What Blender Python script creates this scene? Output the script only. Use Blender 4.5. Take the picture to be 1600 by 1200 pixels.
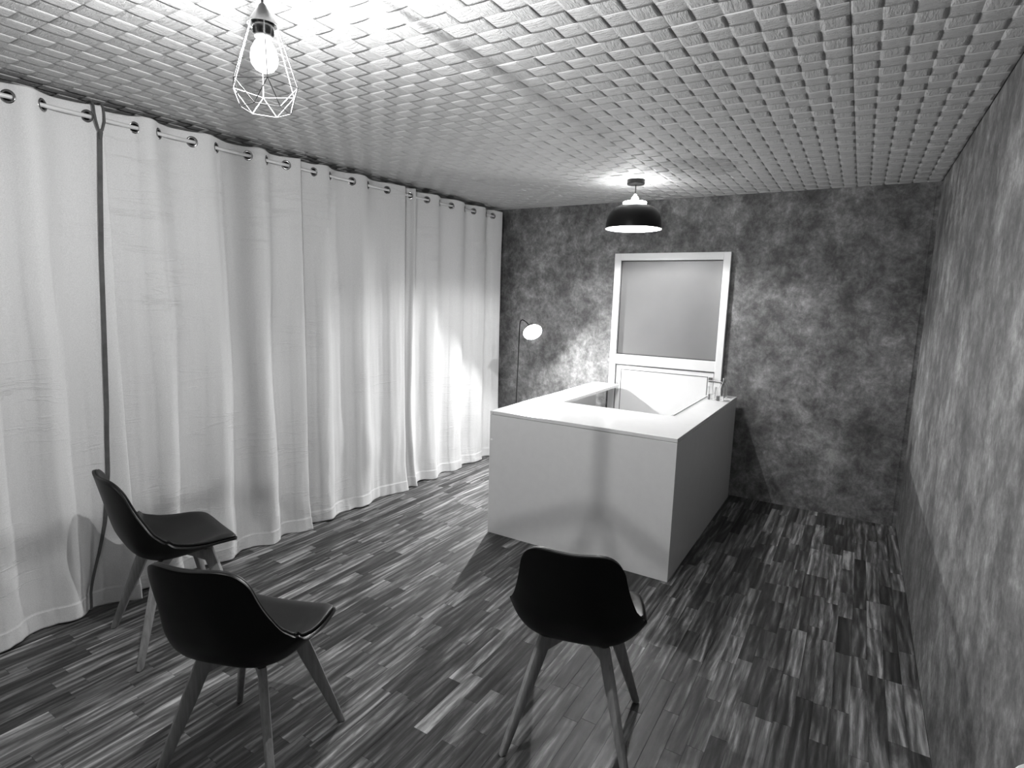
import bpy, bmesh, math, random
from mathutils import Vector, Matrix, noise
random.seed(11)
for o in list(bpy.data.objects): bpy.data.objects.remove(o)
S = bpy.context.scene; C = S.collection

# ------------------------------------------------------------------ camera, world, exposure
CAM = Vector((0, 0, 1.6294)); FPX = 886.2
YAW, PITCH, ROLL = 0.54514, -0.1515, 0.02786
F = Vector((-math.sin(YAW)*math.cos(PITCH), math.cos(YAW)*math.cos(PITCH), math.sin(PITCH)))
R0 = Vector((math.cos(YAW), math.sin(YAW), 0)); U0 = R0.cross(F)
R1 = R0*math.cos(ROLL) + U0*math.sin(ROLL); U1 = U0*math.cos(ROLL) - R0*math.sin(ROLL)
cd = bpy.data.cameras.new('camera'); cam = bpy.data.objects.new('camera', cd); C.objects.link(cam)
cd.sensor_fit = 'HORIZONTAL'; cd.sensor_width = 36; cd.lens = 36*FPX/1600; cd.clip_start = 0.02
m = Matrix((R1, U1, -F)).transposed().to_4x4(); m.translation = CAM; cam.matrix_world = m
S.camera = cam
w = bpy.data.worlds.new('world'); S.world = w; w.use_nodes = True
w.node_tree.nodes['Background'].inputs[0].default_value = (0, 0, 0, 1)
w.node_tree.nodes['Background'].inputs[1].default_value = 0
S.view_settings.view_transform = 'Standard'; S.view_settings.look = 'None'
S.view_settings.gamma = 1; S.view_settings.use_curve_mapping = False
S.view_settings.exposure = 0.0
CAGE_W, DOME_W, DOME_TOP_W, SPOT_W = 82, 54, 48, 42      # lamp powers
BEAM_W = 145

# ------------------------------------------------------------------ room dimensions
XR, XL, YB, YF, ZC = 0.384, -3.36, 4.9945, -1.30, 2.5

# ------------------------------------------------------------------ helpers
def link(o, parent=None):
    C.objects.link(o)
    if parent: o.parent = parent
    return o
def tag(o, label=None, cat=None, group=None, kind=None):
    if label: o['label'] = label
    if cat: o['category'] = cat
    if group: o['group'] = group
    if kind: o['kind'] = kind
    return o
def empty(name, loc=(0, 0, 0), rz=0, parent=None):
    o = bpy.data.objects.new(name, None); o.location = loc; o.rotation_euler = (0, 0, rz); o.empty_display_size = .05
    return link(o, parent)
def lamp_light(name, loc, watts, radius, parent):
    l = bpy.data.lights.new(name, 'POINT'); l.energy = watts; l.shadow_soft_size = radius
    o = bpy.data.objects.new(name, l); o.location = loc; return link(o, parent)

class MB:
    """collects geometry, builds one mesh object"""
    def __init__(s): s.v = []; s.f = []
    def add(s, vs, fs):
        b = len(s.v); s.v += [tuple(x) for x in vs]; s.f += [tuple(b+i for i in f) for f in fs]; return s
    def box(s, x0, x1, y0, y1, z0, z1):
        vs = [(x, y, z) for z in (z0, z1) for y in (y0, y1) for x in (x0, x1)]
        return s.add(vs, [(0, 2, 3, 1), (4, 5, 7, 6), (0, 1, 5, 4), (2, 6, 7, 3), (0, 4, 6, 2), (1, 3, 7, 5)])
    def lathe(s, prof, n=32, c=(0, 0, 0), mat=None):
        vs = []; fs = []
        for r, z in prof:
            for k in range(n):
                a = 2*math.pi*k/n; p = Vector((r*math.cos(a), r*math.sin(a), z))
                if mat: p = mat @ p
                vs.append(p + Vector(c))
        for i in range(len(prof)-1):
            for k in range(n):
                fs.append((i*n+k, i*n+(k+1) % n, (i+1)*n+(k+1) % n, (i+1)*n+k))
        if prof[0][0] > 1e-4: fs.append(tuple(range(n-1, -1, -1))) if s_cap else None
        if prof[-1][0] > 1e-4: fs.append(tuple((len(prof)-1)*n+k for k in range(n))) if s_cap else None
        return s.add(vs, fs)
    def tube(s, pts, r, n=10, closed=False):
        pts = [Vector(p) for p in pts]; N = len(pts); vs = []; fs = []
        rr = r if isinstance(r, (list, tuple)) else [r]*N
        prev = None
        for i, p in enumerate(pts):
            if closed: t = (pts[(i+1) % N]-pts[i-1]).normalized()
            else: t = (pts[min(i+1, N-1)]-pts[max(i-1, 0)]).normalized()
            if prev is None:
                a = Vector((0, 0, 1)) if abs(t.z) < .9 else Vector((1, 0, 0)); nn = t.cross(a).normalized()
            else: nn = (prev - t*prev.dot(t)).normalized()
            prev = nn; b = t.cross(nn)
            for k in range(n):
                a = 2*math.pi*k/n; vs.append(p + (nn*math.cos(a)+b*math.sin(a))*rr[i])
        for i in range(N if closed else N-1):
            j = (i+1) % N
            for k in range(n): fs.append((i*n+k, i*n+(k+1) % n, j*n+(k+1) % n, j*n+k))
        if not closed: fs += [tuple(range(n-1, -1, -1)), tuple((N-1)*n+k for k in range(n))]
        return s.add(vs, fs)
    def build(s, name, mat, parent=None, smooth=False, bevel=0, loc=None):
        me = bpy.data.meshes.new(name); me.from_pydata(s.v, [], s.f); me.update()
        bm = bmesh.new(); bm.from_mesh(me)
        if bevel:
            bmesh.ops.bevel(bm, geom=bm.edges[:], offset=bevel, segments=2, affect='EDGES', profile=.5)
        bmesh.ops.recalc_face_normals(bm, faces=bm.faces[:]); bm.to_mesh(me); bm.free()
        me.materials.append(mat)
        if smooth:
            for p in me.polygons: p.use_smooth = True
            if smooth != 'all': me.set_sharp_from_angle(angle=math.radians(40))
        o = bpy.data.objects.new(name, me)
        if loc: o.location = loc
        return link(o, parent)
s_cap = True

# ------------------------------------------------------------------ materials (all greys: the photograph is black and white)
def newmat(name):
    mt = bpy.data.materials.new(name); mt.use_nodes = True; nt = mt.node_tree
    return mt, nt, nt.nodes['Principled BSDF']
def g(v): return (v, v, v, 1)
def N(nt, typ, **kw):
    n = nt.nodes.new(typ)
    for k, v in kw.items():
        if k in n.inputs.keys(): n.inputs[k].default_value = v
        else: setattr(n, k, v)
    return n
def ramp(nt, fac, stops):
    r = nt.nodes.new('ShaderNodeValToRGB'); el = r.color_ramp.elements
    el[0].position, el[0].color = stops[0][0], g(stops[0][1]); el[1].position, el[1].color = stops[-1][0], g(stops[-1][1])
    for p, v in stops[1:-1]:
        e = el.new(p); e.color = g(v)
    nt.links.new(fac, r.inputs[0]); return r.outputs[0]
def math_(nt, op, a, b):
    n = nt.nodes.new('ShaderNodeMath'); n.operation = op
    for i, x in enumerate((a, b)):
        if isinstance(x, (int, float)): n.inputs[i].default_value = x
        else: nt.links.new(x, n.inputs[i])
    return n.outputs[0]
def mapped(nt, src, scale, loc=(0, 0, 0), rot=(0, 0, 0)):
    mp = N(nt, 'ShaderNodeMapping'); mp.inputs['Scale'].default_value = scale; mp.inputs['Location'].default_value = loc; mp.inputs['Rotation'].default_value = rot
    nt.links.new(src, mp.inputs['Vector']); return mp.outputs[0]
def noise_(nt, vec, scale, detail=4, rough=.55, dist=0):
    n = N(nt, 'ShaderNodeTexNoise'); n.inputs['Scale'].default_value = scale; n.inputs['Detail'].default_value = detail
    n.inputs['Roughness'].default_value = rough; n.inputs['Distortion'].default_value = dist
    nt.links.new(vec, n.inputs['Vector']); return n.outputs[0]
def bump(nt, bs, h, strength, dist=.005):
    b = N(nt, 'ShaderNodeBump'); b.inputs['Strength'].default_value = strength; b.inputs['Distance'].default_value = dist
    nt.links.new(h, b.inputs['Height']); nt.links.new(b.outputs[0], bs.inputs['Normal'])
def plain(name, v, rough=.5, metal=0, var=0, spec=.5):
    mt, nt, b = newmat(name); b.inputs['Roughness'].default_value = rough; b.inputs['Metallic'].default_value = metal
    b.inputs['Specular IOR Level'].default_value = spec
    tc = N(nt, 'ShaderNodeTexCoord')
    n = noise_(nt, tc.outputs['Object'], 18, 5)
    nt.links.new(ramp(nt, n, [(.3, v*(1-var)), (.7, min(1, v*(1+var)))]), b.inputs['Base Color'])
    return mt
MAT = {}
# wallpaper: mottled concrete-like print
def wallpaper():
    mt, nt, b = newmat('wallpaper'); geo = N(nt, 'ShaderNodeNewGeometry'); P = geo.outputs['Position']
    a = noise_(nt, mapped(nt, P, (1, 1, .8)), 2.0, 4, .6, .2)
    c = noise_(nt, mapped(nt, P, (1, 1, .95)), 8.5, 10, .74, .25)
    d = noise_(nt, mapped(nt, P, (1, 1, .8), (3, 7, 1)), 42, 6, .75)
    h = math_(nt, 'ADD', math_(nt, 'MULTIPLY', a, .30), math_(nt, 'ADD', math_(nt, 'MULTIPLY', c, .50), math_(nt, 'MULTIPLY', d, .20)))
    nt.links.new(ramp(nt, h, [(.38, .055), (.45, .095), (.50, .15), (.545, .215), (.63, .40)]), b.inputs['Base Color'])
    b.inputs['Roughness'].default_value = .6; b.inputs['Specular IOR Level'].default_value = .3
    bump(nt, b, d, .25, .004); return mt
MAT['wallpaper'] = wallpaper()
# curtain cloth
def cloth():
    mt, nt, b = newmat('curtain_cloth'); geo = N(nt, 'ShaderNodeNewGeometry'); P = geo.outputs['Position']
    wv = noise_(nt, mapped(nt, P, (60, 260, 260)), 1, 3, .6)
    nt.links.new(ramp(nt, wv, [(.25, .56), (.75, .72)]), b.inputs['Base Color'])
    cr = noise_(nt, mapped(nt, P, (.6, 1.1, 9)), 1.6, 5, .6, .6)
    ridge = math_(nt, 'ABSOLUTE', math_(nt, 'SUBTRACT', cr, .5), 0)
    rg = ramp(nt, ridge, [(0, 1), (.035, 0)])
    msk = ramp(nt, noise_(nt, mapped(nt, P, (1, 1.6, 1.3), (4, 2, 1)), 1.4, 2), [(.48, 0), (.62, 1)])
    big = noise_(nt, mapped(nt, P, (1, 7, .7)), 1.0, 3, .5)
    h = math_(nt, 'ADD', math_(nt, 'MULTIPLY', math_(nt, 'MULTIPLY', rg, msk), .5), math_(nt, 'ADD', math_(nt, 'MULTIPLY', wv, .12), math_(nt, 'MULTIPLY', big, 2.2)))
    bump(nt, b, h, .55, .006)
    b.inputs['Roughness'].default_value = .85; b.inputs['Sheen Weight'].default_value = .15; b.inputs['Specular IOR Level'].default_value = .15
    return mt
MAT['cloth'] = cloth()
# foam ceiling tile; UV u runs along each woven strip
def foam():
    mt, nt, b = newmat('foam_tile'); uv = N(nt, 'ShaderNodeUVMap').outputs[0]
    n1 = noise_(nt, mapped(nt, uv, (2.2, 9, 1)), 1, 4, .65, .3)
    n2 = noise_(nt, mapped(nt, uv, (18, 30, 1)), 1, 3, .6)
    h = math_(nt, 'ADD', n1, math_(nt, 'MULTIPLY', n2, .4))
    bump(nt, b, h, 1.0, .016)
    nt.links.new(ramp(nt, n1, [(.2, .60), (.8, .72)]), b.inputs['Base Color'])
    b.inputs['Roughness'].default_value = .6; b.inputs['Specular IOR Level'].default_value = .3
    return mt
MAT['foam'] = foam()
# laminate: tone attribute per strip
def laminate():
    mt, nt, b = newmat('laminate'); geo = N(nt, 'ShaderNodeNewGeometry'); P = geo.outputs['Position']
    at = N(nt, 'ShaderNodeAttribute', attribute_name='tone'); sh = N(nt, 'ShaderNodeAttribute', attribute_name='shift')
    cmb = N(nt, 'ShaderNodeCombineXYZ')
    nt.links.new(math_(nt, 'MULTIPLY', sh.outputs['Fac'], 37.0), cmb.inputs[1]); nt.links.new(math_(nt, 'MULTIPLY', sh.outputs['Fac'], 13.0), cmb.inputs[2])
    va = N(nt, 'ShaderNodeVectorMath', operation='ADD'); nt.links.new(P, va.inputs[0]); nt.links.new(cmb.outputs[0], va.inputs[1])
    V = va.outputs[0]
    broad = noise_(nt, mapped(nt, V, (19, 2.0, 3)), 1, 6, .62, .9)
    fine = noise_(nt, mapped(nt, V, (100, 6, 3)), 1, 6, .72, .3)
    wv = N(nt, 'ShaderNodeTexWave', wave_type='BANDS', bands_direction='X'); wv.inputs['Scale'].default_value = 9; wv.inputs['Distortion'].default_value = 9
    wv.inputs['Detail'].default_value = 3; wv.inputs['Detail Scale'].default_value = 1.2
    nt.links.new(mapped(nt, V, (1, .13, 1)), wv.inputs['Vector'])
    k = math_(nt, 'ADD', math_(nt, 'MULTIPLY', broad, .66), math_(nt, 'ADD', math_(nt, 'MULTIPLY', fine, .30), math_(nt, 'MULTIPLY', wv.outputs[1], .09)))
    k = math_(nt, 'ADD', k, math_(nt, 'MULTIPLY', math_(nt, 'SUBTRACT', at.outputs['Fac'], .5), .20))
    nt.links.new(ramp(nt, k, [(.36, .014), (.46, .036), (.535, .08), (.61, .17), (.74, .46)]), b.inputs['Base Color'])
    nt.links.new(ramp(nt, fine, [(.3, .36), (.7, .52)]), b.inputs['Roughness'])
    b.inputs['Specular IOR Level'].default_value = .36
    bump(nt, b, fine, .2, .002); return mt
MAT['laminate'] = laminate()
def beech():
    mt, nt, b = newmat('beech_wood'); tc = N(nt, 'ShaderNodeTexCoord')
    n = noise_(nt, mapped(nt, tc.outputs['Object'], (60, 60, 4)), 1, 5, .6)
    nt.links.new(ramp(nt, n, [(.3, .17), (.7, .30)]), b.inputs['Base Color']); b.inputs['Roughness'].default_value = .45; return mt
MAT['beech'] = beech()
MAT['white_board'] = plain('white_melamine', .74, .26, var=.02)
MAT['upvc'] = plain('white_door_plastic', .80, .32, var=.01)
MAT['gasket'] = plain('dark_gasket', .03, .6)
MAT['black_shell'] = plain('black_plastic', .004, .42, var=.1, spec=.2)
MAT['pad'] = plain('dark_grey_leatherette', .009, .5, var=.15, spec=.25)
MAT['black_metal'] = plain('black_lacquer', .004, .3, var=.1, spec=.3)
MAT['white_enamel'] = plain('white_enamel', .85, .4)
MAT['steel'] = plain('brushed_steel', .55, .3, 1)
MAT['handle'] = plain('dark_steel', .22, .35, 1)
MAT['rod'] = plain('pale_rod_metal', .72, .4, .2)
MAT['grommet'] = plain('dark_chrome', .30, .18, 1)
MAT['ribbon'] = plain('dark_ribbon', .075, .8, var=.25)
MAT['wire'] = plain('bright_cage_wire', .10, .35, .5)
MAT['cap'] = plain('lamp_cap_metal', .16, .35, .6)
MAT['plaster'] = plain('light_plaster', .45, .7, var=.06)
MAT['dark_wall'] = plain('dark_wall', .05, .8, var=.2)
def emis(name, strength, through=False):
    mt, nt, b = newmat(name); nt.nodes.remove(b); out = nt.nodes['Material Output']
    e = N(nt, 'ShaderNodeEmission'); e.inputs[1].default_value = strength
    if through:
        t = N(nt, 'ShaderNodeBsdfTransparent'); a = N(nt, 'ShaderNodeAddShader')
        nt.links.new(e.outputs[0], a.inputs[0]); nt.links.new(t.outputs[0], a.inputs[1]); nt.links.new(a.outputs[0], out.inputs[0])
    else: nt.links.new(e.outputs[0], out.inputs[0])
    return mt
MAT['bulb'] = emis('lit_bulb_glass', 2.2, True)
def glassmat():
    mt, nt, b = newmat('clear_glass'); b.inputs['Transmission Weight'].default_value = 1; b.inputs['Roughness'].default_value = .02; b.inputs['IOR'].default_value = 1.45
    b.inputs['Base Color'].default_value = g(.97); return mt
MAT['glass'] = glassmat()
def frosted():
    mt, nt, b = newmat('frosted_pane'); tc = N(nt, 'ShaderNodeTexCoord')
    n = noise_(nt, tc.outputs['Object'], 3, 3); nt.links.new(ramp(nt, n, [(.3, .19), (.7, .21)]), b.inputs['Base Color'])
    b.inputs['Roughness'].default_value = .22; b.inputs['Specular IOR Level'].default_value = .9; b.inputs['Coat Weight'].default_value = .6; b.inputs['Coat Roughness'].default_value = .12
    return mt
MAT['pane'] = frosted()

# ------------------------------------------------------------------ structure
floor = MB().box(XL, XR, YF, YB, -.06, -.004).build('floor', MAT['dark_wall']); tag(floor, kind='structure')
MB_ = MB
tag(MB().box(XR, XR+.1, YF-.1, YB+.1, -.06, ZC+.02).build('wall_right', MAT['wallpaper']), kind='structure')
tag(MB().box(XL, XR, YB, YB+.1, -.06, ZC+.02).build('wall_back', MAT['wallpaper']), kind='structure')
tag(MB().box(XL-.1, XL, YF-.1, YB+.1, -.06, ZC+.02).build('wall_left', MAT['dark_wall']), kind='structure')
tag(MB().box(XL, XR, YF-.1, YF, -.06, ZC+.02).build('wall_front', MAT['plaster']), kind='structure')
tag(MB().box(XR-.035, XR-.029, YB-.004, YB, .002, ZC-.004).build('trim_1', MAT['wallpaper']), 'lapped wallpaper edge running up the back right corner', kind='structure')
ceiling = MB().box(XL, XR, YF, YB, ZC+.0122, ZC+.06).build('ceiling', MAT['white_enamel']); tag(ceiling, kind='structure')

# --- ceiling tiles: 50 cm foam squares, 6 x 6 basket-weave cells in real relief
TS = .5; NC = 6; CS = TS/NC
def tile_mesh(name, cx0=0, cx1=TS, cy0=0, cy1=TS):
    bm = bmesh.new(); uvl = bm.loops.layers.uv.new('UVMap')
    na, nb = 8, 5; A = .0027; e = .0012
    for i in range(NC):
        for j in range(NC):
            rnd = random.Random(i*17+j*5); hor = (i+j) % 2 == 0
            grid = {}
            for a in range(na+1):
                for b in range(nb+1):
                    s = a/na*2-1; t = b/nb*2-1
                    h = A*(1-.75*abs(s)**4.5) * (1 - .12*abs(t)**6)
                    grid[a, b] = (s, t, h)
            vv = {}
            for (a, b), (s, t, h) in grid.items():
                lx, ly = (s, t) if hor else (t, s)
                x = (i+.5+lx*.5)*CS; y = (j+.5+ly*.5)*CS
                x = min(max(x, e), TS-e); y = min(max(y, e), TS-e)
                vv[a, b] = bm.verts.new((x, y, .0065-h))
            def face(q, uvs):
                f = bm.faces.new(q); f.smooth = True
                for l, u in zip(f.loops, uvs): l[uvl].uv = u
            off = (i*1.37+rnd.random(), j*2.11+rnd.random())
            for a in range(na):
                for b in range(nb):
                    ks = [(a, b), (a+1, b), (a+1, b+1), (a, b+1)]
                    face([vv[k] for k in ks], [(off[0]+k[0]/na, off[1]+k[1]/nb) for k in ks])
            # side skirts of the raised strip
            for b in (0, nb):
                low = [bm.verts.new((vv[a, b].co.x, vv[a, b].co.y, .0068)) for a in range(na+1)]
                for a in range(na):
                    f = bm.faces.new([vv[a, b], vv[a+1, b], low[a+1], low[a]])
                    for l in f.loops: l[uvl].uv = off
    # body of the tile
    vs = [bm.verts.new(p) for p in ((e, e, .0066), (TS-e, e, .0066), (TS-e, TS-e, .0066), (e, TS-e, .0066))]
    f = bm.faces.new(vs)
    bw = [bm.verts.new((p.co.x, p.co.y, .0118)) for p in vs]
    for k in range(4): bm.faces.new([vs[k], vs[(k+1) % 4], bw[(k+1) % 4], bw[k]])
    bm.faces.new(bw)
    def cut(co, no):
        gm = bm.verts[:]+bm.edges[:]+bm.faces[:]
        bmesh.ops.bisect_plane(bm, geom=gm, plane_co=co, plane_no=no, clear_outer=True)
    if cx0 > 0: cut((cx0, 0, 0), (-1, 0, 0))
    if cx1 < TS: cut((cx1, 0, 0), (1, 0, 0))
    if cy0 > 0: cut((0, cy0, 0), (0, -1, 0))
    if cy1 < TS: cut((0, cy1, 0), (0, 1, 0))
    bmesh.ops.recalc_face_normals(bm, faces=bm.faces[:])
    me = bpy.data.meshes.new(name); bm.to_mesh(me); bm.free(); me.materials.append(MAT['foam']); return me
cache = {}
xs = [-.12+.5*k for k in range(0, -8, -1)]; ys = [1.945+.5*k for k in range(-7, 7)]
rt = random.Random(5)
for x in xs:
    for y in ys:
        c0, c1 = max(0, XL+.001-x), min(TS, XR-.001-x); d0, d1 = max(0, YF+.001-y), min(TS, YB-.001-y)
        if c1-c0 < .01 or d1-d0 < .01: continue
        if c1 > TS-.006: c1 = TS
        key = tuple(round(q, 3) for q in (c0, c1, d0, d1))
        if key not in cache: cache[key] = tile_mesh('ceiling_tile', c0, c1, d0, d1)
        o = bpy.data.objects.new('ceiling_tile', cache[key]); o.location = (x, y, ZC - rt.uniform(0, .0008) - .0016*max(0, min(3, math.floor((y-.944)/1.0))))
        o.rotation_euler = (rt.uniform(-.0016, .0016), rt.uniform(-.0012, .0012), 0)
        link(o, ceiling)

# --- floor strips, running away from the camera
def projpx(x, y, z=0):
    d = Vector((x, y, z))-CAM; zz = d.dot(F)
    if zz < .2: return None
    return 800+FPX*d.dot(R1)/zz, 600-FPX*d.dot(U1)/zz, zz
SW = .0645; strips = []
rf = random.Random(23); x = XL+.001; row = 0
while x < XR-.004:
    x1 = min(x+SW, XR-.001); y = YF+.001 - rf.uniform(0, .4)
    while y < YB-.002:
        L = rf.choice([.25, .32, .4, .48, .56, .68, .36]); y1 = min(y+L*rf.uniform(.9, 1.1), YB-.001)
        if YB-.001-y1 < .06: y1 = YB-.001
        ya = max(y, YF+.001)
        if y1-ya > .02:
            pr = projpx((x+x1)/2, (ya+y1)/2); score = 0
            if pr and -60 < pr[0] < 1640 and 560 < pr[1] < 1260: score = (y1-ya)/pr[2]**2
            strips.append([score, x, x1, ya, y1, min(.85, max(.1, rf.gauss(.48, .25))), rf.random()])
        y = y1
    x += SW; row += 1
strips.sort(key=lambda s: -s[0])
def strip_geo(s):
    _, x0, x1, y0, y1, tone, sh = s; gp = .0002; b = .0006
    lo = [(x0+gp, y0+gp, -.004), (x1-gp, y0+gp, -.004), (x1-gp, y1-gp, -.004), (x0+gp, y1-gp, -.004)]
    mi = [(a, c, -b) for a, c, _ in lo]
    q = gp+.0005
    hi = [(x0+q, y0+q, 0), (x1-q, y0+q, 0), (x1-q, y1-q, 0), (x0+q, y1-q, 0)]
    fs = [(8, 9, 10, 11)]
    for k in range(4):
        j = (k+1) % 4; fs += [(k, j, 4+j, 4+k), (4+k, 4+j, 8+j, 8+k)]
    return lo+mi+hi, fs
def strip_obj(name, lst):
    v = []; f = []; tn = []; sh = []
    for s in lst:
        a, b = strip_geo(s); n = len(v); v += a; f += [tuple(n+i for i in q) for q in b]; tn += [s[5]]*len(b); sh += [s[6]]*len(b)
    me = bpy.data.meshes.new(name); me.from_pydata(v, [], f)
    at = me.attributes.new('tone', 'FLOAT', 'FACE'); at.data.foreach_set('value', tn)
    at = me.attributes.new('shift', 'FLOAT', 'FACE'); at.data.foreach_set('value', sh)
    me.materials.append(MAT['laminate']); me.update()
    return link(bpy.data.objects.new(name, me), floor)
for s in strips[:300]: strip_obj('floor_strip', [s])
tag(strip_obj('remaining_floor_strips', strips[300:]), kind='stuff')

# ------------------------------------------------------------------ door in the back wall
DY = 4.9935
door = empty('door_1', (-1.449, DY, 0)); tag(door, 'white door with one glazed pane and a moulded lower panel', kind='structure')
def dbox(name, x0, x1, z0, z1, d0, d1, mat, bev=.003, par=door):   # d: distance out of the wall
    return MB().box(x0+1.449, x1+1.449, -d1, -d0, z0, z1).build(name, MAT[mat], par, bevel=bev)
fr = .058
dbox('frame_jamb', -1.949, -1.949+fr, .002, 2.045, 0, .05, 'upvc'); dbox('frame_jamb', -.949-fr, -.949, .002, 2.045, 0, .05, 'upvc')
dbox('frame_head', -1.949+fr, -.949-fr, 1.983, 2.045, 0, .05, 'upvc')
dbox('mid_rail', -1.949+fr, -.949-fr, 1.052, 1.142, 0, .046, 'upvc')
lp = dbox('lower_panel', -1.949+fr, -.949-fr, .004, 1.048, 0, .030, 'upvc')
gk = MB()
def rectline(x0, x1, z0, z1, t, dd):
    for a in ((x0, x1, z1-t, z1), (x0, x1, z0, z0+t), (x0, x0+t, z0+t, z1-t), (x1-t, x1, z0+t, z1-t)):
        gk.box(a[0]+1.449, a[1]+1.449, -dd, -.0295, a[2], a[3])
rectline(-1.889, -1.009, .08, 1.046, .005, .0315); rectline(-1.838, -1.060, .14, 1.006, .005, .0315)
gk.build('panel_groove', MAT['gasket'], lp)
pn = dbox('pane', -1.885, -1.012, 1.146, 1.979, .012, .022, 'pane', 0)
gm = MB()
for a in ((-1.891, -1.007, 1.975, 1.983), (-1.891, -1.007, 1.142, 1.150), (-1.891, -1.884, 1.150, 1.975), (-1.014, -1.007, 1.150, 1.975)):
    gm.box(a[0]+1.449, a[1]+1.449, -.026, -.010, a[2], a[3])
gm.build('pane_gasket', MAT['gasket'], pn)
hd = MB(); hx, hz = -1.032+1.449, .985
hd.box(hx-.016, hx+.016, -.058, -.048, hz-.02, hz+.02)
hd.tube([(hx, -.058, hz), (hx, -.098, hz), (hx+.012, -.108, hz), (hx+.11, -.108, hz-.006)], .0085, 10)
hd.build('door_handle', MAT['handle'], door, smooth=True)

# ------------------------------------------------------------------ counter
X0, X1, Y0, Y1, CT = -2.080, -.811, 3.155, 4.935, .866
ct = empty('reception_counter', ((X0+X1)/2, Y0, 0)); tag(ct, 'white U-shaped reception counter standing against the back wall', 'counter')
def cbox(name, x0, x1, y0, y1, z0, z1, mat='white_board', bev=.0012):
    ox, oy = (X0+X1)/2, Y0
    return MB().box(x0-ox, x1-ox, y0-oy, y1-oy, z0, z1).build(name, MAT[mat], ct, bevel=bev)
T = .022
cbox('front_panel', X0, X1, Y0, Y0+T, .001, CT-T-.003)
cbox('side_panel', X0, X0+T, Y0+T+.001, Y1, .001, CT)
cbox('side_panel', X1-T, X1, Y0+T+.001, Y1, .001, CT-T-.003)
cbox('worktop', X0+T+.002, X1, Y0, 3.778, CT-T, CT)
cbox('edge_strip', X0, X0+T, Y0, Y0+T, CT-T, CT)
cbox('side_top', X0+T+.001, -1.838, 3.779, Y1, CT-T, CT)
cbox('side_top', -1.030, X1, 3.779, Y1, CT-T, CT)
cbox('inner_lip', -1.030, -1.012, 3.80, Y1-.004, CT, CT+.007)
cbox('inner_panel', -1.030, -1.012, 3.779, Y1, .001, CT-T-.003)
cbox('inner_panel', X0+T+.01, -1.038, 3.70, 3.70+T, .001, CT-T-.003)
sc = MB().lathe([(0, 0), (.009, .0), (.009, .002), (.006, .004), (0, .0045)], 16, mat=Matrix.Rotation(math.pi/2, 4, 'X'))
sc.build('screw_cap', MAT['white_enamel'], ct, smooth=True, loc=(X0+.016-(X0+X1)/2, 0, .665))

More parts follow.
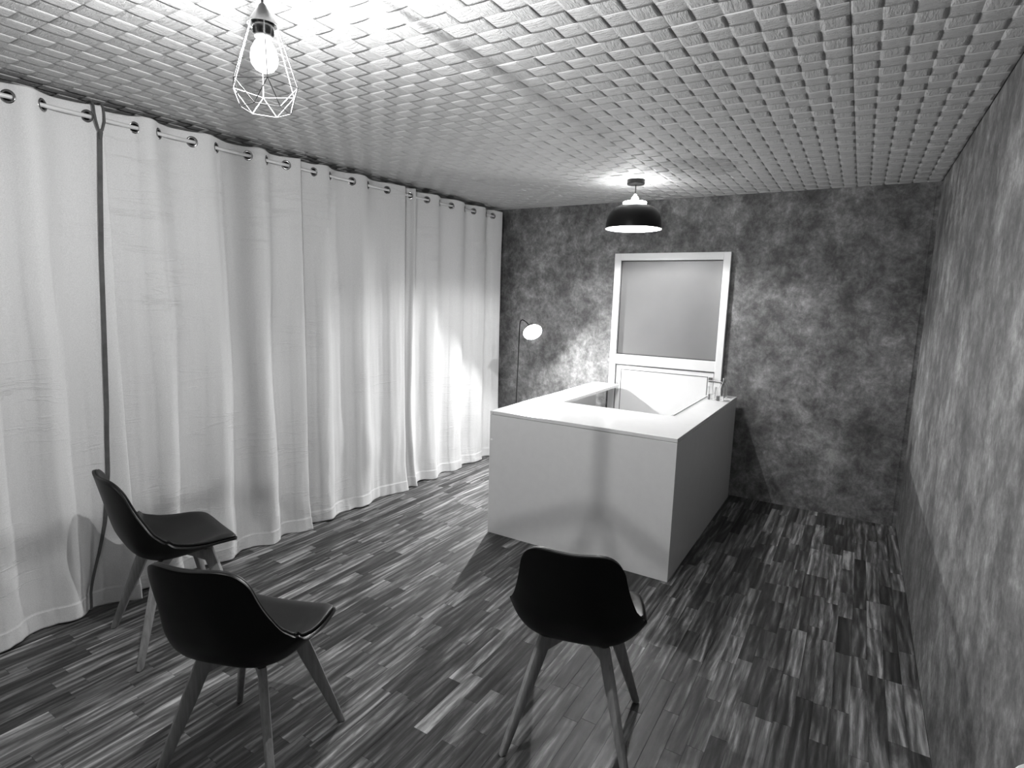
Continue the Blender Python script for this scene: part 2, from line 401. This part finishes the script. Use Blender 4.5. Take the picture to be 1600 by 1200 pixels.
# ------------------------------------------------------------------ curtains, rod, ribbon
RX, RZ = -3.15, 2.405
def fbm(x, y, z=0): return noise.fractal(Vector((x, y, z)), 1.0, 2.0, 3)
def curtain(name, label, y0, y1, gs, first_front, seed, xoff=0.0):
    """gs: grommet positions along the rod; the cloth crosses the rod at each"""
    root = empty(name, (RX, (y0+y1)/2, 0)); tag(root, label, 'curtain', 'grommet curtains along the left wall')
    oy = (y0+y1)/2; sgn0 = -1 if not first_front else 1
    nodes = [(y0, -.5)] + [(q, i) for i, q in enumerate(gs)] + [(y1, len(gs)-.5)]
    def phase(y):
        for (a, pa), (b, pb) in zip(nodes, nodes[1:]):
            if y <= b: return pa+(pb-pa)*(y-a)/max(b-a, 1e-5)
        return nodes[-1][1]
    def amp(y):
        return .034
    def offs(y, z):
        k = max(0, min(1, (2.33-z)/.8)); kb = max(0, min(1, (.75-z)/.75))
        dy = .030*k*fbm(y*1.3+seed, z*.55, 1.1) + .012*k*fbm(y*4, z*.9+seed, 9)
        yy = min(y1, max(y0, y+dy))
        ph = phase(yy)*math.pi
        sv = math.sin(ph)*-sgn0
        sq = math.copysign(abs(sv)**(.75+.25*(1-k)), sv)
        x = amp(y)*(1-.22*k+.2*kb)*sq
        x += k*.016*fbm(y*2.2+seed*3, z*.5, 4) + k*.010*fbm(y*7.5, z*.35+seed, 7)
        x += kb*.022*fbm(y*5+seed, z*2.0, 2.2)
        if z < .30: x += .022*(1-z/.30)**2*max(0, .35+fbm(y*3.3+seed, 0, 5))
        if z < .085: x += .0035
        return x + xoff*k
    sg = -sgn0
    ny = int((y1-y0)/.0062)
    zs = []; z = RZ+.052
    while z > RZ-.042: zs.append(z); z -= .0058
    while z > .32: zs.append(z); z -= .035
    while z > .012: zs.append(z); z -= .014
    zs.append(.088); zs.append(.0845); zs.append(.006)
    zs = sorted(set(zs), reverse=True)
    vs = []; fs = []
    for z in zs:
        for i in range(ny+1):
            y = y0+(y1-y0)*i/ny; x = offs(y, z); zz = z
            if z > RZ+.035: zz = z + .006*fbm(y*6, seed)
            if z < .05: zz = max(.004, z + .010*fbm(y*5, seed+3))
            vs.append((x, y-oy, zz))
    gpos = [(offs(q, RZ), q) for q in gs]
    for j in range(len(zs)-1):
        for i in range(ny):
            q = (j*(ny+1)+i, j*(ny+1)+i+1, (j+1)*(ny+1)+i+1, (j+1)*(ny+1)+i)
            if zs[j] > RZ-.04:
                cx = sum(vs[k][0] for k in q)/4; cy = sum(vs[k][1] for k in q)/4+oy; cz = sum(vs[k][2] for k in q)/4
                if any((cx-gx)**2+(cy-gy)**2+(cz-RZ)**2 < .0215**2 for gx, gy in gpos): continue
            fs.append(q)
    me = bpy.data.meshes.new('cloth'); me.from_pydata(vs, [], fs); me.materials.append(MAT['cloth'])
    for p in me.polygons: p.use_smooth = True
    o = link(bpy.data.objects.new('cloth', me), root)
    sd = o.modifiers.new('thickness', 'SOLIDIFY'); sd.thickness = .0016; sd.offset = 0
    for gx, gy in gpos:
        e = .006; t = Vector((offs(gy+e, RZ)-offs(gy-e, RZ), 2*e, 0)).normalized(); n = Vector((t.y, -t.x, 0))
        M = Matrix((t, Vector((0, 0, 1)), n)).transposed().to_4x4()
        rg = MB(); prof = [(.0190, -.003), (.0215, -.0042), (.0265, -.0038), (.0290, -.0012), (.0290, .0012), (.0265, .0038), (.0215, .0042), (.0190, .003), (.0190, -.003)]
        global s_cap; s_cap = False
        rg.lathe(prof, 28, mat=M); s_cap = True
        rg.build('grommet', MAT['grommet'], root, smooth='all', loc=(gx, gy-oy, RZ))
    return root, offs
g1 = [round(1.046-.145*k, 3) for k in range(13, 0, -1)] + [1.046, 1.165, 1.335]
panels = []
panels.append(curtain('grommet_curtain', 'pale curtain panel hanging nearest the camera, left of the dark ribbon', -.93, 1.385, g1, True, 1.7))
panels.append(curtain('grommet_curtain', 'pale curtain panel just right of the dark ribbon, behind the farther left chair', 1.358, 2.490, [1.537, 1.650, 1.821, 1.955, 2.147, 2.270, 2.408], False, 5.3))
panels.append(curtain('grommet_curtain', 'pale curtain panel between the ribbon panel and the panel at the back wall', 2.462, 3.462, [2.617, 2.752, 2.948, 3.100, 3.297], False, 9.1))
panels.append(curtain('grommet_curtain', 'pale curtain panel at the far end, next to the back wall', 3.435, 4.868, [3.556, 3.605, 3.760, 3.925, 4.088, 4.285, 4.425, 4.630, 4.747], False, 13.9))
rod = empty('curtain_rod', (RX, 2, RZ)); tag(rod, 'thin pale metal curtain rod threaded through the curtain grommets', 'curtain rod')
MB().tube([(0, -3.05, 0), (0, 2.845, 0)], .0095, 14).build('pole', MAT['rod'], rod, smooth=True)
for yy in (-2.2, .375, 2.975):
    b = MB().tube([(0, yy, 0) if yy > 2.9 else (-.012, yy, 0), (XL-RX+.004, yy, 0)], .006, 8) if yy < 2.9 else MB().lathe([(0, 0), (.016, 0), (.016, .012), (0, .013)], 16, mat=Matrix.Rotation(-math.pi/2, 4, 'X'), c=(0, 2.845, 0))
    if yy < 2.9: b.box(XL-RX+.0005, XL-RX+.006, yy-.018, yy+.018, -.03, .03)
    b.build('bracket' if yy < 2.9 else 'end_cap', MAT['rod'], rod, smooth=True)
# dark ribbon looped over the rod and hanging down; its lowest stretch stands in for the dark curtain gap
rb = empty('hanging_ribbon', (RX, 1.39, 0)); tag(rb, 'dark ribbon looped over the curtain rod, its lowest part standing in for the dark curtain gap', 'ribbon')
off1 = panels[0][1]
def ribbon_strip(pts, wid, th=.0016):
    mb = MB(); vs = []; fs = []
    for i, (x, y, z, tw, ww) in enumerate(pts):
        d = Vector((math.sin(tw), math.cos(tw), 0))*ww/2; nrm = Vector((math.cos(tw), -math.sin(tw), 0))*th/2
        p = Vector((x, y, z)); vs += [p-d-nrm, p+d-nrm, p+d+nrm, p-d+nrm]
    for i in range(len(pts)-1):
        for k in range(4): fs.append((i*4+k, i*4+(k+1) % 4, i*4+4+(k+1) % 4, i*4+4+k))
    fs += [(3, 2, 1, 0), tuple(len(pts)*4-4+k for k in range(4))]
    return mb.add(vs, fs)
YT = [(2.335, 1.365), (2.066, 1.349), (1.77, 1.335), (1.344, 1.321), (1.029, 1.313), (.706, 1.298), (.447, 1.272), (.289, 1.240), (.091, 1.186), (.02, 1.176)]
def ytail(z):
    for (za, ya), (zb, yb) in zip(YT, YT[1:]):
        if z >= zb: return ya+(yb-ya)*(za-z)/(za-zb)
    return YT[-1][1]
pts = []
for i in range(90):
    z = 2.335 - i/89*2.315; y = ytail(z)
    xf = max(off1(min(1.385, y+q), z) for q in (-.02, -.01, 0, .01, .02))
    pts.append((xf+.0055, y-1.39, z, .12*math.sin(i*.2), .020 if z > .6 else .020-.008*(1-z/.6)))
for i in range(1, 89): pts[i] = ((pts[i-1][0]+pts[i][0]*2+pts[i+1][0])/4+.0008,)+pts[i][1:]
kx, ky = pts[0][0]+.004, pts[0][1]
ribbon_strip(pts, .016).build('ribbon_tail', MAT['ribbon'], rb, smooth=True)
for dy in (-.020, .020):
    mb = MB(); path = [(kx, ky, RZ-.078), (kx+.004, ky+dy*.45, RZ-.055), (kx+.006, ky+dy*.9, RZ-.018), (kx+.004, ky+dy, RZ+.012), (kx, ky+dy, RZ+.042), (.030, ky+dy*.95, RZ+.062), (.002, ky+dy*.9, RZ+.066), (-.030, ky+dy*.9, RZ+.060), (-.048, ky+dy*.9, RZ+.040), (-.052, ky+dy*.9, RZ+.010)]
    mb.tube(path, [.004, .0055, .006, .0055, .0055, .005, .005, .005, .005, .004], 8)
    mb.build('ribbon_loop', MAT['ribbon'], rb, smooth=True)
mb = MB(); mb.tube([(kx+.003, ky, RZ-.056), (kx+.004, ky, RZ-.070), (kx+.001, ky, RZ-.10)], [.006, .010, .006], 10); mb.build('knot', MAT['ribbon'], rb, smooth=True)

# ------------------------------------------------------------------ chairs
PROF = [(-.268, .826, .160, .030), (-.252, .752, .170, .040), (-.235, .676, .184, .052), (-.218, .602, .203, .072), (-.196, .530, .226, .092),
        (-.158, .466, .240, .110), (-.095, .428, .244, .104), (-.015, .418, .243, .086), (.070, .426, .238, .060), (.150, .440, .228, .038), (.205, .446, .215, .024), (.240, .440, .200, .014)]
def catmull(P, t):
    n = len(P)-1; f = min(max(t, 0), .99999)*n; i = int(f); u = f-i
    p0, p1, p2, p3 = P[max(i-1, 0)], P[i], P[i+1], P[min(i+2, n)]
    return [0.5*((2*b)+(-a+c)*u+(2*a-5*b+4*c-d)*u*u+(-a+3*b-3*c+d)*u**3) for a, b, c, d in zip(p0, p1, p2, p3)]
def shell_pt(s, v, lift=0.0, shrink=1.0):
    y, z, wd, ed = catmull(PROF, s); y2, z2, _, _ = catmull(PROF, min(s+.004, 1)); y1, z1, _, _ = catmull(PROF, max(s-.004, 0))
    ty, tz = y2-y1, z2-z1; l = math.hypot(ty, tz) or 1; ny, nz = -tz/l, ty/l      # normal towards the sitter
    a = abs(v)*shrink; e = ed*(abs(v)**(2.2+1.6*min(1, max(0, (s-.15)/.3), max(0, (.86-s)/.3))))+lift
    z += .026*max(0, 1-s/.3)*min(1, a)**2
    return Vector((v*wd*shrink, y+ny*e, z+nz*e))
def shell_grid(nu, nv, lift, shrink, s0, s1, rc0, rc1):
    vs = []; fs = []
    for i in range(nu+1):
        for j in range(nv+1):
            v = math.sin((j/nv*2-1)*math.pi/2)
            k = 1-(max(0, 1-abs(v)**2.5))**(1/2.5)
            a = s0+rc0*k; b = s1-rc1*k
            s = a+(b-a)*i/nu
            vs.append(shell_pt(s, v, lift, shrink))
    for i in range(nu):
        for j in range(nv): q = i*(nv+1)+j; fs.append((q, q+1, q+nv+2, q+nv+1))
    return vs, fs
def make_chair(name, label, loc, rz):
    t = empty(name, loc, rz); tag(t, label, 'chair', 'black shell chairs with wooden legs')
    v, f = shell_grid(44, 40, 0, 1, 0, 1, .135, .11)
    o = MB().add(v, f).build('shell', MAT['black_shell'], t, smooth='all')
    sd = o.modifiers.new('thickness', 'SOLIDIFY'); sd.thickness = .011; sd.offset = 0
    bv = o.modifiers.new('soft', 'BEVEL'); bv.width = .004; bv.segments = 2; bv.limit_method = 'ANGLE'; bv.angle_limit = math.radians(50)
    # seat pad: a second padded skin covering the inside of the shell
    v, f = shell_grid(44, 40, .0065, .965, .003, .985, .13, .105)
    n = len(v); v2 = []
    for i in range(45):
        for j in range(41):
            vv = math.sin((j/40*2-1)*math.pi/2); k = 1-(max(0, 1-abs(vv)**2.5))**(1/2.5)
            a = .003+.13*k; b = .985-.105*k; s = a+(b-a)*i/44
            edge = min(1, min(i, 44-i)/5)*min(1, (1-abs(vv))/.13)
            seat = min(1, max(0, (s-.42)/.12))
            v2.append(shell_pt(s, vv, .013+(.006+.012*seat)*(edge**.5), .965))
    mb = MB(); mb.add(v, f); mb.add(v2, [q[::-1] for q in f])
    ring = [j for j in range(41)] + [i*41+40 for i in range(1, 45)] + [44*41+j for j in range(39, -1, -1)] + [i*41 for i in range(43, 0, -1)]
    for a, b in zip(ring, ring[1:]+ring[:1]): mb.f.append((a, b, n+b, n+a))
    mb.build('cushion', MAT['pad'], t, smooth='all')
    for sx in (-1, 1):
        for sy in (-1, 1):
            top = Vector((sx*.105, sy*.100+.02, .412)); bot = Vector((sx*.222, sy*.215+.005, .0))
            ax = (bot-top).normalized(); side = Vector((sx, -sy, 0)).normalized(); fw = ax.cross(side).normalized()
            vs = []; fs = []
            secs = [(0, .028, .013), (.25, .026, .014), (.6, .019, .0135), (.97, .0135, .0125), (1, .0115, .0105)]
            for u, a, b in secs:
                c = top.lerp(bot, u); c.z = max(c.z, 0)
                for k in range(12):
                    an = 2*math.pi*k/12; ca, sa = math.cos(an), math.sin(an)
                    px = math.copysign(abs(ca)**.6, ca)*a; py = math.copysign(abs(sa)**.6, sa)*b
                    # long side of the section lies along the splay direction
                    q = c+side*py+fw*px
                    if u == 1: q.z = .003
                    vs.append(q)
            for i in range(len(secs)-1):
                for k in range(12): fs.append((i*12+k, i*12+(k+1) % 12, i*12+12+(k+1) % 12, i*12+12+k))
            fs += [tuple(range(11, -1, -1)), tuple((len(secs)-1)*12+k for k in range(12))]
            leg = MB().add(vs, fs).build('leg', MAT['beech'], t, smooth=True)
            MB().lathe([(0, 0), (.010, 0), (.011, .0015), (.011, .0035), (0, .0036)], 12, c=(bot.x, bot.y, 0)).build('foot_glide', MAT['gasket'], leg, smooth=True)
    for sx in (-1, 1):   # the two wooden rails crossing under the seat
        a = Vector((sx*.112, .02+.105, 0)); b = Vector((-sx*.112, .02-.105, 0)); d = (b-a).normalized(); nn = Vector((-d.y, d.x, 0))*.010
        zt = .413 if sx > 0 else .4125; vs = []; fs = []
        st = [(0, .355), (.18, .372), (.42, .392), (.58, .392), (.82, .372), (1, .355)]
        for u, zb in st:
            c = a.lerp(b, u)
            vs += [c-nn+Vector((0, 0, zb)), c+nn+Vector((0, 0, zb)), c+nn+Vector((0, 0, zt)), c-nn+Vector((0, 0, zt))]
        for i in range(len(st)-1):
            for k in range(4): fs.append((i*4+k, i*4+(k+1) % 4, i*4+4+(k+1) % 4, i*4+4+k))
        fs += [(3, 2, 1, 0), tuple(len(st)*4-4+k for k in range(4))]
        MB().add(vs, fs).build('support_rail', MAT['beech'], t)
    return t
make_chair('shell_chair', 'black shell chair with wooden legs in front of the white counter, seen from behind', (-.782, 1.815, 0), math.radians(15.2))
make_chair('shell_chair', 'black shell chair in the left foreground, nearest the camera, hiding part of another chair', (-1.680, 1.074, 0), math.radians(20))
make_chair('shell_chair', 'black shell chair closest to the curtain, partly hidden by a nearer chair', (-2.660, 1.335, 0), math.radians(-12))

# ------------------------------------------------------------------ cage pendant
LX, LY = -1.34, .97
cl = empty('cage_pendant_lamp', (LX, LY, 0)); tag(cl, 'wire cage pendant lamp with a bare lit bulb, hanging near the camera', 'pendant lamp')
zcap0, zcap1 = 2.318, 2.282
MB().tube([(0, 0, ZC-.012), (0, 0, 2.325)], .0032, 8).build('cord', MAT['black_metal'], cl, smooth=True)
MB().lathe([(0, ZC+.004), (.05, ZC+.004), (.05, ZC-.012), (.045, ZC-.018), (.006, ZC-.022), (0, ZC-.022)], 28).build('ceiling_rose', MAT['black_metal'], cl, smooth=True)
s_cap = False
MB().lathe([(.004, 2.331), (.010, 2.325), (.036, 2.282), (.0365, 2.279), (.0345, 2.280), (.009, 2.321), (.004, 2.327), (.004, 2.331)], 32).build('cap', MAT['cap'], cl, smooth=True)
s_cap = True
MB().lathe([(0, 2.320), (.012, 2.320), (.026, 2.292), (.025, 2.258), (.021, 2.252), (0, 2.252)], 28).build('socket', MAT['black_metal'], cl, smooth=True)
bl = MB().lathe([(0, 2.262), (.0135, 2.262), (.0145, 2.248), (.021, 2.240), (.0300, 2.222), (.0330, 2.205), (.0305, 2.189), (.022, 2.177), (.010, 2.171), (0, 2.170)], 28).build('bulb', MAT['bulb'], cl, smooth='all')
a0 = math.radians(88)
r1, z1_, r2, z2_ =   .084, 2.134, .059, 2.081
top6 = [Vector((.0355*math.cos(a0+k*math.pi/3), .0355*math.sin(a0+k*math.pi/3), 2.280)) for k in range(6)]
mid6 = [Vector((r1*math.cos(a0+k*math.pi/3), r1*math.sin(a0+k*math.pi/3), z1_)) for k in range(6)]
bot6 = [Vector((r2*math.cos(a0+(k+.5)*math.pi/3), r2*math.sin(a0+(k+.5)*math.pi/3), z2_)) for k in range(6)]
wr = .0012
for k in range(6):
    MB().tube([top6[k], mid6[k]], wr, 7).build('cage_rib', MAT['wire'], cl, smooth=True)
    MB().tube([mid6[k], mid6[(k+1) % 6]], wr*.9, 7).build('cage_ring_wire', MAT['wire'], cl, smooth=True)
    MB().tube([bot6[k], bot6[(k+1) % 6]], wr*.9, 7).build('cage_base_wire', MAT['wire'], cl, smooth=True)
    for j in (k, k-1): MB().tube([mid6[k], bot6[j]], wr*.9, 7).build('cage_strut', MAT['wire'], cl, smooth=True)
lamp_light('bulb_glow', (0, 0, 2.205), CAGE_W, .0025, cl)

# ------------------------------------------------------------------ dome pendant over the counter
DX, DYY = -1.498, 4.133
dl = empty('dome_pendant_lamp', (DX, DYY, 0)); tag(dl, 'black dome pendant lamp, white inside, hanging over the counter', 'pendant lamp')
MB().lathe([(0, ZC+.004), (.064, ZC+.004), (.065, ZC-.028), (.060, ZC-.034), (.02, ZC-.036), (0, ZC-.036)], 36).build('ceiling_rose', MAT['black_metal'], dl, smooth=True)
MB().tube([(0, 0, ZC-.036), (0, 0, 2.398)], .0035, 8).build('cord', MAT['black_metal'], dl, smooth=True)
s_cap = False
outer = [(.030, 2.324), (.085, 2.321), (.112, 2.316), (.138, 2.305), (.160, 2.288), (.180, 2.262), (.193, 2.232), (.2005, 2.198), (.2040, 2.166), (.2045, 2.153)]
MB().lathe(outer + [(.2045, 2.152), (.202, 2.152)], 56).build('shade', MAT['black_metal'], dl, smooth='all')
inner = [(r-.0022 if i > 0 else r, z-.0022) for i, (r, z) in enumerate(outer)]
MB().lathe(inner, 56).build('shade_lining', MAT['white_enamel'], dl, smooth='all')
s_cap = True
MAT['cap_glow'] = emis('glowing_frosted_cap', DOME_TOP_W)
MB().lathe([(.030, 2.3245), (.084, 2.3235), (.085, 2.340), (.080, 2.345), (.030, 2.347), (.025, 2.352), (.0245, 2.372), (.020, 2.380), (.011, 2.383), (.010, 2.390), (.0085, 2.398), (0, 2.400)], 40).build('frosted_cap', MAT['cap_glow'], dl, smooth=True)
MB().lathe([(0, 2.318), (.018, 2.318), (.018, 2.275), (0, 2.275)], 20).build('socket', MAT['white_enamel'], dl, smooth=True)
MB().lathe([(0, 2.275), (.013, 2.275), (.018, 2.262), (.028, 2.238), (.030, 2.222), (.026, 2.204), (.014, 2.194), (0, 2.191)], 24).build('bulb', MAT['bulb'], dl, smooth='all')
lamp_light('bulb_glow', (0, 0, 2.222), DOME_W, .022, dl)

# ------------------------------------------------------------------ floor lamp behind the counter
FX, FY = -2.737, 4.62
fl = empty('floor_lamp', (FX, FY, 0)); tag(fl, 'thin floor lamp with a lit bowl shade in the far corner behind the counter', 'floor lamp')
MB().lathe([(0, .001), (.12, .001), (.12, .014), (.10, .020), (.012, .026), (0, .026)], 36).build('base', MAT['black_metal'], fl, smooth=True)
HP = Vector((.146, -.006, 1.318)); axis = Vector((.600, -.550, -.580)).normalized()
back = HP - axis*.062
MB().tube([(-.020, 0, .02), (-.016, 0, .5), (-.004, 0, 1.0), (0, 0, 1.30), (.003, 0, 1.385), (.010, 0.001, 1.412), (.026, .004, 1.424), (.046, .010, 1.416), (.066, .020, 1.400), tuple(back)], .0052, 10).build('pole', MAT['black_metal'], fl, smooth=True)
q = Vector((0, 0, -1)).rotation_difference(axis).to_matrix().to_4x4()
s_cap = False
bowl = [(.008, .064), (.034, .060), (.060, .047), (.078, .026), (.088, .004), (.0895, -.003)]
MB().lathe(bowl, 40, mat=q, c=HP).build('shade', MAT['black_metal'], fl, smooth='all')
MB().lathe([(r-.0018, z-.0012) for r, z in bowl], 40, mat=q, c=HP).build('shade_lining', MAT['white_enamel'], fl, smooth='all')
s_cap = True
MB().lathe([(0, .056), (.014, .056), (.015, .035), (.022, .022), (.028, .008), (.026, -.010), (.015, -.020), (0, -.023)], 24, mat=q, c=HP).build('bulb', MAT['bulb'], fl, smooth='all')
lamp_light('bulb_glow', tuple(HP), SPOT_W, .014, fl)
sl = bpy.data.lights.new('reflector_beam', 'SPOT'); sl.energy = BEAM_W; sl.shadow_soft_size = .014; sl.spot_size = math.radians(165); sl.spot_blend = 1.0   # extra light added for the reflector bulb, stronger along the bowl's axis
so = bpy.data.objects.new('reflector_beam', sl); so.location = HP; so.rotation_euler = axis.to_track_quat('-Z', 'Y').to_euler(); link(so, fl)

# ------------------------------------------------------------------ glasses on the counter
def tumbler(label, x, y, r, h, water):
    t = empty('drinking_glass', (x, y, CT)); tag(t, label, 'glass', 'glassware on the counter end')
    MB().lathe([(0, .001), (r*.86, .001), (r*.9, .004), (r, h), (r-.0022, h), (r*.9-.0022, .012), (0, .010)], 28).build('tumbler', MAT['glass'], t, smooth=True)
    if water: MB().lathe([(0, .0105), (r*.88-.0022, .0125), (r*.93-.0026, water), (0, water)], 24).build('water', MAT['glass'], t, smooth=True)
tumbler('clear drinking glass on the counter end, left of two', -.955, 4.655, .031, .105, .045)
tumbler('clear drinking glass on the counter end, in front of the bottle', -.888, 4.640, .033, .105, .04)
t = empty('glass_bottle', (-.900, 4.83, CT)); tag(t, 'slim clear glass bottle behind the drinking glasses on the counter', 'bottle', 'glassware on the counter end')
MB().lathe([(0, .001), (.030, .001), (.033, .006), (.033, .085), (.026, .105), (.012, .122), (.011, .150), (.0135, .153), (.0135, .158), (.010, .158), (.0085, .122), (.023, .104), (.030, .084), (.030, .010), (0, .009)], 28).build('bottle_body', MAT['glass'], t, smooth=True)

# ------------------------------------------------------------------ white stand whose rim just shows in the bottom right corner
ps = empty('pedestal_stand', (.322, 1.03, 0)); tag(ps, 'white round object by the right wall, only its rim showing in the bottom corner', 'stand')
MB().lathe([(0, .001), (.058, .001), (.058, .016), (.03, .03), (0, .03)], 32).build('base', MAT['white_enamel'], ps, smooth=True)
MB().lathe([(.016, .03), (.014, .3), (.014, .93)], 20).build('column', MAT['white_enamel'], ps, smooth=True)
MB().lathe([(0, .93), (.05, .93), (.058, .936), (.06, .946), (.057, .95), (0, .95)], 40).build('round_top', MAT['white_enamel'], ps, smooth=True)
